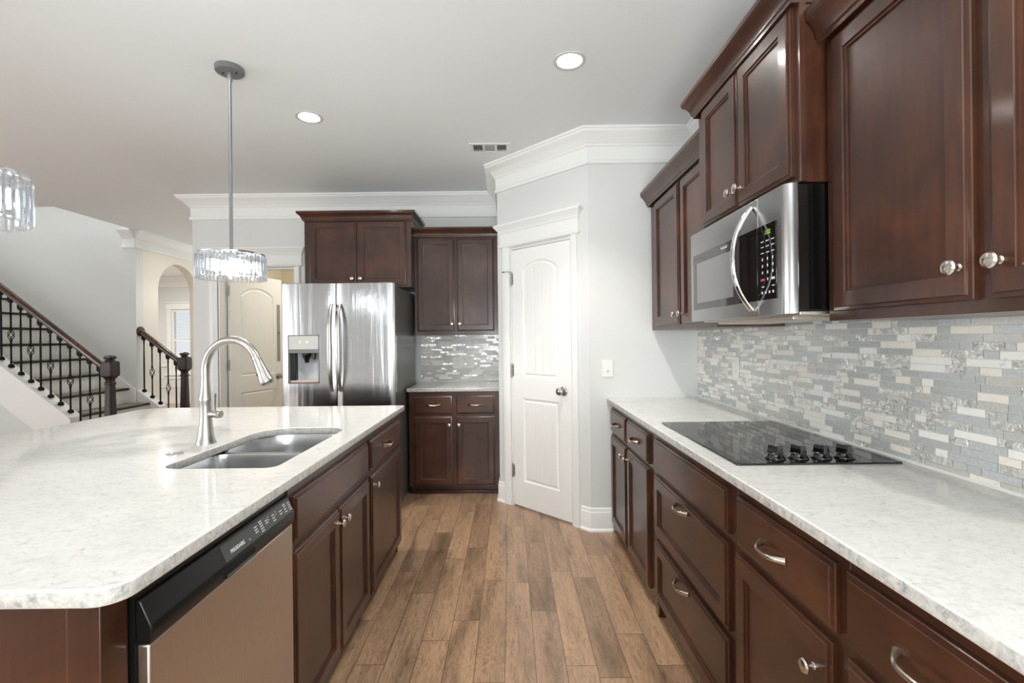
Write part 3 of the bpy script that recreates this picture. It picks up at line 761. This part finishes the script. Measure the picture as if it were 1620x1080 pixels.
# ------------------------------------------------------------------ fridge
FR = thing('refrigerator', 'stainless side-by-side refrigerator with water and ice dispenser', 'refrigerator', (-1.768, 3.69, 0))
fw, fh = .883, 1.770
b = MB(); b.box(.006, fw - .004, .075, .79, .02, fh - .02); b.box(.02, fw - .02, .09, .78, .0, .02); b.build('case', FR, FRSIDE, .004)
for x in (.03, fw - .13):
    b = MB(); b.box(x, x + .10, .02, .12, fh - .02, fh + .008); b.build('hinge_cover', FR, FRSIDE, .004)
b = MB(); b.box(.01, fw - .01, .02, .09, .0, .10); b.build('kick_grille', FR, BLACKP, .003)
def fdoor(x0, x1, z0, z1, hole=None):
    b = MB(); xs = [x0 + (x1 - x0) * i / 16 for i in range(17)]; zs = [z0, z1]
    if hole:
        xs = sorted([x for x in xs if abs(x - hole[0]) > .012 and abs(x - hole[1]) > .012] + [hole[0], hole[1]]); zs = [z0, hole[2], hole[3], z1]
    c = (x0 + x1) / 2; h = (x1 - x0) / 2
    def yy(x):
        u = abs(x - c) / h
        return -.011 * (1 - u * u) + (.010 * ((u - .93) / .07) ** 2 if u > .93 else 0)
    nx, nz = len(xs), len(zs); v = [(x, yy(x), z) for z in zs for x in xs]; f = []
    for j in range(nz - 1):
        for i in range(nx - 1):
            if hole and j == 1 and hole[0] - 1e-6 <= xs[i] < hole[1] - 1e-6: continue
            f.append((j * nx + i, j * nx + i + 1, (j + 1) * nx + i + 1, (j + 1) * nx + i))
    b.add(v, f)
    d = .068; bk = [(x, d, z) for z in (z0, z1) for x in xs]; fr = [(x, yy(x), z) for z in (z0, z1) for x in xs]
    for row, (o0) in enumerate((0, nx)):
        b.add(fr[o0:o0 + nx] + bk[o0:o0 + nx], [(i, i + 1, nx + i + 1, nx + i) for i in range(nx - 1)])
    for x in (x0, x1): b.add([(x, yy(x), z0), (x, yy(x), z1), (x, d, z1), (x, d, z0)], [(0, 1, 2, 3)])
    b.add([(x0, d, z0), (x1, d, z0), (x1, d, z1), (x0, d, z1)], [(0, 1, 2, 3)])
    return b
HX0, HX1, HZ0, HZ1 = .0625, .292, 1.003, 1.367
fd = fdoor(.002, .422, .11, fh, (HX0, HX1, HZ0, HZ1)).build('freezer_door', FR, FRSTEEL, 0, True, 40)
rd = fdoor(.430, fw - .002, .11, fh).build('fridge_door', FR, FRSTEEL, 0, True, 40)
# dispenser
b = MB(); zt, zl = 1.26, 1.232
b.box(HX0, HX1, -.014, .02, zt, HZ1); b.build('dispenser_panel', fd, DISPG, .003)
for x in (.15, .205):
    put = MB(); put.lathe([(.001, -.0140), (.009, -.0140), (.009, -.0152), (.001, -.0152)], 12, (x, 0, 1.318), 'Y'); put.build('dispenser_button', fd, WPLATE)
b = MB(); b.box(HX0, HX1, -.013, .02, zl, zt); b.build('dispenser_ledge', fd, GREYMET, .002)
b = MB()
n_ = 12; pr = [(HX0, -.004)] + [(HX0 + .003 + (HX1 - HX0 - .006) * i / n_, .058 - .03 * (abs(2 * i / n_ - 1) ** 3)) for i in range(n_ + 1)] + [(HX1, -.004)]
b.loft([[(x, y, z) for x, y in pr] for z in (HZ0, zl)], closed=False); b.add([(x, y, HZ0 + .001) for x, y in pr], [tuple(range(len(pr)))])
b.build('dispenser_well', fd, DISPD, 0, True, 40)
b = MB(); b.box(HX0 + .004, HX0 + .045, .0, .05, HZ0 + .02, zl); b.build('dispenser_side', fd, BLACKP, .004)
b = MB(); b.lathe([(.034, zl), (.030, zl - .03), (.018, zl - .055), (.016, zl - .075), (.001, zl - .075)], 16, (.190, .018, 0)); b.lathe([(.014, zl), (.012, zl - .05), (.001, zl - .05)], 12, (.245, .02, 0)); b.build('dispenser_spout', fd, BLACKG)
b = MB(); b.box(HX0 + .012, HX1 - .004, -.012, .05, HZ0 + .002, HZ0 + .018); b.build('drip_tray', fd, PINK, .004)
b = MB()
for a_ in ((HX0 - .006, HX0, HZ0 - .006, HZ1 + .006), (HX1, HX1 + .006, HZ0 - .006, HZ1 + .006), (HX0, HX1, HZ0 - .006, HZ0), (HX0, HX1, HZ1, HZ1 + .006)): b.box(a_[0], a_[1], -.0155, .01, a_[2], a_[3])
b.build('dispenser_frame', fd, GREYMET, .001)
for par, x in ((fd, .395), (rd, .462)):
    P = []; rad = []
    for i in range(25):
        u = 2 * i / 24 - 1
        P.append((x, -.006 - .062 * (1 - u ** 4 if abs(u) < 1 else 0), 1.272 + u * .336)); wv = .011 + .008 * (1 - u * u)
        rad.append((wv, .010))
    b = MB(); b.tube(P, rad, 12, (0, 1, 0)); b.build('door_handle', par, NICKELG, 0, True, 50)

# ------------------------------------------------------------------ island
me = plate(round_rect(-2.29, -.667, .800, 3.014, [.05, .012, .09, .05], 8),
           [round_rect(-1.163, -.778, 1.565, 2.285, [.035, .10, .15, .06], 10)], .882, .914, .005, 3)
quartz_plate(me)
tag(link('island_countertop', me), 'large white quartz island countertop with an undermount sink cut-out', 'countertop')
IB = thing('kitchen_island', 'dark cherry island body with end panel beneath the quartz top', 'island', (0, 0, 0))
b = MB(); b.box(-1.98, -1.315, .845, 2.975, .0, .880); b.build('back_panel', IB, CAB)
b = MB(); b.box(-1.98, -.775, .828, .845, .0, .880); b.build('end_panel', IB, CAB, .001)
b = MB(); b.box(-.775, -.715, .826, .886, .0, .880); b.build('corner_stile', IB, CAB, .002)
b = MB(); b.box(-1.315, -.715, 2.981, 2.99, .0, .880); b.build('far_end_panel', IB, CAB, .001)
LB = R(90); gi = 'island cabinets facing the aisle'
cabinet('island_sink_cabinet', 'cherry sink cabinet in the island, between dishwasher and narrow drawer unit', (-.70, 1.492, 0), LB, .808, .60, 0, .68,
        [('false', .012, .797, .690, .837), ('door', .008, .402, .080, .660, ('knob', .375, .612)), ('door', .410, .804, .080, .660, ('knob', .437, .612))], .07, gi)
# rails of the sink cabinet, leaving room for the bowls
b = MB(); b.box(0, .808, 0, .02, .68, .88)
b.build('top_rail', [o for o in C.objects if o.name.startswith('island_sink_cabinet')][0], CAB)
cabinet('island_cabinet', 'cherry island cabinet with one drawer and door, nearest the fridge', (-.70, 2.301, 0), LB, .679, .60, 0, .882,
        [('drawer', .028, .648, .690, .837, ('pull', .30, .765)), ('door', .034, .655, .080, .660, ('knob', .062, .612))], .07, gi)

# sink
SK = thing('kitchen_sink', 'undermount stainless double bowl sink set into the island counter', 'sink', (0, 0, 0))
b = MB()
for (x0, x1, y0, y1, rr, dep) in ((-1.170, -.770, 1.558, 1.900, [.05, .05, .05, .06], .20), (-1.170, -.770, 1.926, 2.290, [.05, .10, .15, .05], .22)):
    b = MB(); loops = []
    top = .880 if dep else 0
    for ins, z in ((-.008, .8805), (0, .8805), (.002, .872), (.006, .80), (.010, .72), (.022, .69), (.045, .683)):
        loops.append([(x, y, z) for x, y in round_rect(x0 + ins, x1 - ins, y0 + ins, y1 - ins, [max(.012, q - ins * .4) for q in rr], 8)])
    b.loft(loops, False, True); bo = b.build('bowl', SK, SINKM, 0, True, 50)
    cx_, cy_ = (x0 + x1) / 2, (y0 + y1) / 2
    d = MB(); d.lathe([(.045, .6832), (.045, .686), (.038, .6855), (.030, .684), (.001, .684)], 24, (cx_, cy_, 0)); d.build('drain', bo, NICKELG)
b = MB(); b.box(-1.150, -.785, 1.898, 1.928, .850, .8745); b.build('divider', SK, SINKM, .006, True, 35, 3)

# faucet
FC = thing('kitchen_faucet', 'brushed nickel gooseneck pull-down faucet standing behind the sink', 'faucet', (-1.246, 1.950, .914), R(-6))
b = MB(); b.lathe([(.001, 0), (.0375, 0), (.0375, .006), (.034, .012), (.0295, .035), (.0245, .075), (.0215, .115), (.0215, .150), (.0235, .168), (.0250, .176), (.0250, .184), (.0232, .190), (.0200, .205), (.0172, .235), (.0160, .262), (.001, .262)], 28)
b.build('body', FC, NICKELG, 0, True, 40)
P = [(0, 0, .25), (0, 0, .275)]
rA = .122
for i in range(0, 21):
    a = PI - (PI - R(22)) * i / 20; P.append((rA + rA * math.cos(a), 0, .300 + rA * math.sin(a)))
b = MB(); b.tube(P, .0158, 18, (0, 1, 0)); b.build('gooseneck_spout', FC, NICKELG, 0, True, 60)
end = Vector(P[-1]); dr = (Vector(P[-1]) - Vector(P[-2])).normalized()
hb = MB(); sp = []
for r_, h in ((.0165, -.004), (.0178, .0), (.0172, .004), (.0185, .03), (.022, .065), (.0275, .098), (.0285, .106), (.026, .110)):
    sp.append((r_, h))
hb.lathe(sp, 24); hm = hb.mesh('spray_head', (NICKELG,), True, 40)
q = dr.to_track_quat('Z', 'Y'); ho = link('spray_head', hm, FC); ho.location = end; ho.rotation_mode = 'QUATERNION'; ho.rotation_quaternion = q
b = MB(); b.lathe([(.0215, .1102), (.0215, .112), (.001, .112)], 20); b.build('spray_face', ho, BLACKP)
b = MB(); b.lathe([(.001, -.018), (.006, -.018), (.006, -.027), (.001, -.028)], 12, (0, 0, .06), 'Y'); sb = b.build('spray_button', ho, BLACKP)
b = MB(); b.lathe([(.013, .012), (.0145, .05), (.0160, .052), (.0160, .066), (.0145, .070), (.001, .070)], 20, (0, 0, .120), 'X')
hv = b.build('handle_hub', FC, NICKELG, 0, True, 35)
b = MB(); b.tube([(.040, 0, .124), (.040, -.002, .16), (.042, -.004, .205)], [(.006, .006), (.0075, .0075), (.0095, .0095)], 14, (0, 1, 0)); b.build('lever', hv, NICKELG)
FC.rotation_euler = (0, 0, R(-10))
me = MB(); me.lathe([(.001, 0), (.029, 0), (.029, .004), (.026, .007), (.018, .008), (.001, .008)], 28, (0, 0, 0))
o = me.build('air_switch_button', None, CHROME); o.location = (-1.240, 1.757, .914); tag(o, 'small round chrome disc button on the island beside the faucet', 'button')

# ------------------------------------------------------------------ dishwasher
DW = thing('dishwasher', 'stainless dishwasher with black control panel built into the island', 'dishwasher', (-.70, .888, 0), LB)
b = MB(); b.box(.003, .600, .006, .58, .09, .865); b.box(.02, .58, .05, .5, 0, .09); b.build('tub', DW, BLACKP)
b = MB(); b.box(.006, .597, -.018, .006, .105, .762); b.build('door_panel', DW, STEELW, .004)
pr = [(.006, .764), (-.021, .764), (-.0235, .770), (-.024, .795), (-.021, .802), (-.004, .842), (.0, .846), (.006, .846)]
b = MB(); b.loft([[(x, y, z) for y, z in pr] for x in (.004, .599)], True, True); cp = b.build('control_panel', DW, BLACKP, .002)
sl = Vector((0, .017, .040)).normalized(); nr = Vector((0, -.040, .017)).normalized()
M = Matrix(((1, sl[0], nr[0], 0), (0, sl[1], nr[1], -.021), (0, sl[2], nr[2], .802), (0, 0, 0, 1)))   # (along, up the slope, out)
OV = mat('grey_control_overlay', (.055, .058, .055), .3)
me = plate(round_rect(.245, .592, .001, .042, .003, 3), [], 0, .0012, .0005, 1); me.transform(M); me.materials.append(OV); link('button_overlay', me, cp)
put_text('FRIGIDAIRE', .0125, cp, M @ Matrix.Translation((.272, .012, .0014)) @ Matrix.Scale(.95, 4, (1, 0, 0)), LOGO, 'lettering', .00035)
b = MB()
def dash(x, y, w_, h_): b.add([M @ Vector(p) for p in ((x, y, .0016), (x + w_, y, .0016), (x + w_, y + h_, .0016), (x, y + h_, .0016))], [(0, 1, 2, 3)])
dash(.352, .010, .004, .004)
for x, ys in ((.385, (.014, .021, .028)), (.412, (.006, .013, .020, .027, .033)), (.440, (.018, .025)), (.458, (.022, .030)), (.478, (.010, .018, .026)), (.500, (.022, .030)), (.520, (.014, .022)), (.548, (.010, .018, .026, .032)), (.575, (.008, .015, .022, .029))):
    for y in ys: dash(x, y, .015 if x not in (.458, .5) else .004, .003)
b.build('button_print', cp, LOGO, 0, False)
b = MB(); b.box(.235, .365, -.0255, -.022, .770, .790); b.build('latch_recess', cp, DARK)
b = MB(); b.box(.238, .362, -.032, -.0255, .771, .7775); b.build('latch_grip', cp, mat('dark_grey_plastic', (.045, .045, .045), .35), .002)

# ------------------------------------------------------------------ pendants
cry = MB()
def cry_mesh(L):
    b = MB(); w2, d2, e = .0088, .0050, .0022
    lp = lambda s_, z: [(-w2 * s_, -d2 * s_ * .55, z), (-w2 * s_ * .6, -d2 * s_, z), (w2 * s_ * .6, -d2 * s_, z), (w2 * s_, -d2 * s_ * .55, z), (w2 * s_, d2 * s_ * .6, z), (0, d2 * s_, z), (-w2 * s_, d2 * s_ * .6, z)]
    b.loft([lp(.7, 0), lp(1, .004), lp(1, L - .004), lp(.7, L)], True, True); return b.mesh('crystal', (CRYSTAL,), False)
CM = cry_mesh(.118); CM2 = cry_mesh(.075)
def pendant(label, x, y):
    t = thing('pendant_light', label, 'pendant light', (x, y, 0), 0, 'crystal drum pendants over the island')
    b = MB(); b.lathe([(.001, ZC), (.068, ZC), (.068, ZC - .022), (.064, ZC - .026), (.001, ZC - .026)], 32)
    cn = b.build('canopy', t, GREYMET, 0, True, 40)
    b = MB(); b.lathe([(.004, ZC - .026), (.004, ZC - .031), (.001, ZC - .031)], 10, (.035, 0, 0)); b.lathe([(.004, ZC - .026), (.004, ZC - .031), (.001, ZC - .031)], 10, (-.035, 0, 0)); b.build('canopy_screw', cn, DARK)
    b = MB(); b.lathe([(.0125, ZC - .026), (.0125, ZC - .07), (.0085, ZC - .075), (.0085, 1.80), (.012, 1.795), (.012, 1.76), (.001, 1.76)], 14); b.build('rod', t, RODM, 0, True, 40)
    fr_ = MB()
    for z in (1.774,):
        for r_ in (.150,):
            fr_.loft([[(r_ * math.cos(2 * PI * i / 48) * q, r_ * math.sin(2 * PI * i / 48) * q, z + h) for i in range(48)] for q, h in ((1, 0), (1.04, 0), (1.04, .006), (1, .006), (1, 0))])
    for k in range(4):
        a = k * PI / 2 + .4; fr_.tube([(0, 0, 1.777), (.152 * math.cos(a), .152 * math.sin(a), 1.777)], .0035, 6)
    fr_.build('frame', t, CHROME)
    for k in range(4):
        a = k * PI / 2 + .8; bb = MB(); ox, oy = .075 * math.cos(a), .075 * math.sin(a)
        bb.lathe([(.011, 1.777), (.011, 1.745), (.008, 1.742)], 12, (ox, oy, 0)); so = bb.build('lamp_socket', t, CHROME)
        bb = MB(); bb.lathe([(.001, 1.688), (.010, 1.690), (.0125, 1.70), (.0125, 1.735), (.009, 1.742), (.001, 1.742)], 12, (ox, oy, 0)); bb.build('bulb', so, BULB)
    n = 44
    for i in range(n):
        a = 2 * PI * i / n
        o = bpy.data.objects.new('crystal', CM); C.objects.link(o); o.parent = t; o.location = (.157 * math.cos(a), .157 * math.sin(a), 1.652); o.rotation_euler = (0, 0, a + PI / 2)
    n = 30
    for i in range(n):
        a = 2 * PI * (i + .5) / n
        o = bpy.data.objects.new('crystal', CM2); C.objects.link(o); o.parent = t; o.location = (.118 * math.cos(a), .118 * math.sin(a), 1.697); o.rotation_euler = (0, 0, a + PI / 2)
    b = MB(); b.loft([[(r_ * math.cos(2 * PI * i / 48), r_ * math.sin(2 * PI * i / 48), z) for i in range(48)] for r_, z in ((.146, 1.650), (.166, 1.650), (.166, 1.653), (.146, 1.653), (.146, 1.650))]); b.build('lower_ring', t, CRYSTAL, 0, False)
    return t
pendant('round crystal pendant on a grey rod above the far part of the island', -1.432, 2.462)
pendant('round crystal pendant cut off by the left edge of the photo', -1.432, 1.212)

# ------------------------------------------------------------------ recessed lights, ceiling vent
LBL = ['white recessed ceiling light nearest the right hand cabinets', 'white recessed ceiling light between pendant and ceiling vent',
       None, None, None, 'recessed ceiling light in the far hallway past the fridge wall']
for i, (x, y) in enumerate(DL):
    t = thing('recessed_light', LBL[i] or 'white recessed ceiling light behind the camera', 'ceiling light', (x, y, ZC), 0, 'recessed ceiling lights')
    b = MB(); b.lathe([(.067, .008), (.0665, -.001), (.084, -.001), (.083, -.005), (.074, -.007), (.064, -.004), (.060, .004), (.058, .075), (.067, .075)], 40)
    b = MB()
    pr = [(.067, .002), (.067, -.0005), (.084, -.0005), (.083, -.005), (.074, -.0065), (.064, -.004), (.0605, .004), (.056, .070), (.0665, .070)]
    b.loft([[(r_ * math.cos(2 * PI * k / 40), r_ * math.sin(2 * PI * k / 40), z) for k in range(40)] for r_, z in pr + pr[:1]])
    b.build('trim_ring', t, CANM, 0, True, 40)
    b = MB(); b.lathe([(.001, .020), (.054, .022), (.0595, .026), (.001, .028)], 32); b.build('lamp_lens', t, LENS)
    l = bpy.data.lights.new('downlight_beam', 'SPOT'); l.energy = (72, 98, 30, 30, 30, 22)[i]; l.spot_size = R(104); l.spot_blend = .55; l.shadow_soft_size = .045; l.color = (1, .95, .875)
    lo = bpy.data.objects.new('downlight_beam', l); C.objects.link(lo); lo.parent = t; lo.location = (0, 0, .012)
VT = thing('ceiling_vent', 'white rectangular air vent in the ceiling near the pantry corner', 'vent', (-.129, 3.527, ZC))
hw, hd = .150, .088
me = plate(round_rect(-hw, hw, -hd, hd, .004, 2), [[(-.122, -.06), (-.052, -.06), (-.052, .06), (-.122, .06)], [(-.037, -.06), (.037, -.06), (.037, .06), (-.037, .06)], [(.052, -.06), (.122, -.06), (.122, .06), (.052, .06)]], -.006, -.0005, .0015, 1)
me.materials.append(TRIM); link('frame', me, VT)
b = MB()
for x0 in (-.122, .052):
    for k in range(6): b.box(x0 + .002 + k * .0125, x0 + .0062 + k * .0125, -.06, .06, -.005, .004)
for k in range(12): b.box(-.037, .037, -.060 + k * .01, -.0525 + k * .01, -.0025, .001)
b.build('louvre', VT, mat('vent_louvre_grey', (.42, .42, .40), .5), 0, False)
b = MB(); b.box(-.13, .13, -.068, .068, .012, .016); b.build('duct', VT, mat('duct_grey', (.04, .04, .036), .8))

# ------------------------------------------------------------------ stairs
YN, YFAR = 4.93, 6.06
ST = thing('staircase', 'white staircase with dark-nosed wooden treads rising to the left', 'staircase', (0, 0, 0))
RI, RU = .19, .245
nose = lambda k: -4.53 - RU * (k - 3)
for k in range(1, 13):
    z = RI * k; x = nose(k); y0 = YN + .065 if k > 2 else YN - .10; y1 = YFAR - .062 if k > 2 else YFAR + .09
    b = MB(); b.box(x - RU - .005, x - .032, y0, y1, z - .028, z); tr = b.build('tread', ST, TREADW)
    b = MB(); b.tube([(x - .016, y0, z - .014), (x - .016, y1, z - .014)], (.014), 12, (0, 0, 1)); b.box(x - .034, x - .016, y0, y1, z - .028, z + .0003); b.build('nosing', tr, NOSEW, 0, True, 40)
    b = MB(); b.box(x - .045, x - .032, y0, y1, z - RI, z - .028); b.build('riser', ST, PLASTER)
def stringer(y0, y1, xa, za, xb, zb, down, name):
    b = MB(); pts = [(xa, za), (xb, zb), (xb, max(zb - down, 0)), (xa - 0.0, max(za - down, 0))]
    b.loft([[(x, y, z) for x, z in pts] for y in (y0, y1)], True, True); return b.build(name, ST, PLASTER, .004)
sz = lambda x: .575 + .78 * (-4.533 - x)
stringer(YN - .06, YN + .06, -7.0, sz(-7.0), -4.50, sz(-4.50), .40, 'near_stringer')
b = MB(); b.loft([[(x, y, z) for x, z in ((-7.0, sz(-7.0) - .14), (-4.50, sz(-4.50) - .14), (-4.50, .0), (-7.0, 0))] for y in (YN - .045, YN + .045)], True, True)
b.build('knee_wall', ST, WALL)
b = MB(); b.loft([[(x, y, sz(x) + h) for x, h in ((-7.0, .0), (-4.50, .0), (-4.50, .018), (-7.0, .018))] for y in (YN - .075, YN + .075)], True, True); b.build('near_stringer_cap', ST, PLASTER, .004)
stringer(5.978, 5.998, -7.0, sz(-7.0) + .03, -4.705, sz(-4.705) + .03, .5, 'wall_skirt')
b = MB(); b.loft([[(x, y, z) for x, z in ((-4.699, sz(-4.699) + .03), (-4.42, sz(-4.42) + .03), (-4.42, 0), (-4.699, 0))] for y in (YFAR - .06, YFAR + .06)], True, True); b.build('far_stringer', ST, PLASTER, .004)

rt = lambda x: 1.113 + .794 * (-4.196 - x)       # top of handrail
def rail(parent, xa, xb, y):
    b = MB(); pr = [(-.020, -.072), (.020, -.072), (.022, -.058), (.031, -.050), (.033, -.030), (.026, -.010), (.012, 0), (-.012, 0), (-.026, -.010), (-.033, -.030), (-.031, -.050), (-.022, -.058)]
    b.loft([[(x, y + p, rt(x) + h) for p, h in pr] for x in (xa, xb)], True, True)
    return b.build('handrail', parent, RAILW, 0, True, 40)
def newel(parent, x, y, z0):
    b = MB(); zb, zt = .985, 1.135
    rot = lambda hw, z, c=.3: [(x + sx * hw * (1 - (c if k % 2 else 0)), y + sy * hw * (1 - (0 if k % 2 else c)), z) for k, (sx, sy) in enumerate(((-1, -1), (-1, -1), (1, -1), (1, -1), (1, 1), (1, 1), (-1, 1), (-1, 1)))]
    oct_ = lambda hw, z: [(x + hw * math.cos(PI / 8 + k * PI / 4) * 1.08, y + hw * math.sin(PI / 8 + k * PI / 4) * 1.08, z) for k in range(8)]
    def sq(hw, z, c=.012):
        c = min(c, hw * .4); return [(x - hw + c, y - hw, z), (x + hw - c, y - hw, z), (x + hw, y - hw + c, z), (x + hw, y + hw - c, z), (x + hw - c, y + hw, z), (x - hw + c, y + hw, z), (x - hw, y + hw - c, z), (x - hw, y - hw + c, z)]
    b.loft([sq(.062, z0), sq(.062, z0 + .12), sq(.05, z0 + .14), sq(.046, z0 + .16), sq(.036, zb - .09, .014), sq(.042, zb - .085, .014), sq(.042, zb - .07, .014), sq(.034, zb - .06, .014), sq(.036, zb - .035, .014), sq(.048, zb - .012), sq(.060, zb), sq(.062, zb + .03), sq(.062, zt - .02), sq(.056, zt), sq(.036, zt + .006), sq(.030, zt + .022), sq(.042, zt + .030), sq(.044, zt + .048), sq(.030, zt + .062), sq(.004, zt + .066)], True, True)
    return b.build('newel_post', parent, NEWELW, .001, True, 30)
def baluster(parent, x, y, z0, z1, basket):
    b = MB(); n = 28; P = []; zc = z0 + (z1 - z0) * .47
    L = z1 - z0; loops = []
    segs = [(z0, zc - .055, basket), (zc + .055, z1, basket)] if basket else [(z0, z1, False)]
    for a, c, bk in segs:
        loops = []; m_ = 30
        for i in range(m_ + 1):
            z = a + (c - a) * i / m_; u = (z - z0) / L; tw = 0
            tw = 9.0 * PI * (min(max((u - .60), 0), .28)) / .28 * .5 + 9.0 * PI * (min(max((u - .10), 0), .25)) / .25 * .5 * (1 if basket else 0)
            r_ = .0088
            loops.append([(x + r_ * math.cos(tw + PI / 4 + k * PI / 2), y + r_ * math.sin(tw + PI / 4 + k * PI / 2), z) for k in range(4)])
        b.loft(loops, True, True)
    b.box(x - .019, x + .019, y - .019, y + .019, z0, z0 + .022); b.box(x - .015, x + .015, y - .015, y + .015, z0 + .022, z0 + .036)
    b.box(x - .019, x + .019, y - .019, y + .019, z1 - .034, z1 + .012); b.box(x - .014, x + .014, y - .014, y + .014, z1 - .048, z1 - .034)
    o = b.build('baluster', parent, IRON, 0, False)
    if basket:
        k_ = MB()
        for q in range(4):
            P = []
            for i in range(11):
                u = i / 10; a = q * PI / 2 + PI * u; r_ = .004 + .023 * math.sin(PI * u); P.append((x + r_ * math.cos(a), y + r_ * math.sin(a), zc - .055 + .11 * u))
            k_.tube(P, .0038, 6, (0, 0, 1))
        k_.lathe([(.011, zc - .066), (.011, zc - .052)], 8, (x, y, 0)); k_.lathe([(.011, zc + .052), (.011, zc + .066)], 8, (x, y, 0))
        k_.build('basket', o, IRON)
B1 = thing('stair_balustrade', 'long wrought iron balustrade with wooden handrail on the near stair side', 'balustrade', (0, 0, 0), 0, None)
rail(B1, -6.3, -4.17, YN); newel(B1, -4.137, YN, RI)
for i in range(17):
    x = -4.245 - .1016 * i
    zb = max(sz(x) + .018, 0) if x < -4.49 else (RI * 2 if x < nose(2) - .0 else RI)
    baluster(B1, x, YN, zb, rt(x) - .075, i % 2 == 1)
B2 = thing('stair_balustrade', 'short wrought iron balustrade beside the far wall, ending in a rosette', 'balustrade', (0, 0, 0), 0, None)
rail(B2, -4.69, -4.17, YFAR); newel(B2, -4.137, YFAR, RI)
b = MB(); b.lathe([(.001, -4.6995), (.062, -4.6995), (.062, -4.685), (.054, -4.676), (.001, -4.675)], 28, (0, YFAR, rt(-4.69) - .036), 'X'); b.build('rosette', B2, RAILW)
for i in range(5):
    x = -4.245 - .1016 * i
    zb = sz(x) + .03 if x < -4.42 else (RI * 2 if x < nose(2) else RI)
    baluster(B2, x, YFAR, zb, rt(x) - .075, i % 2 == 1)
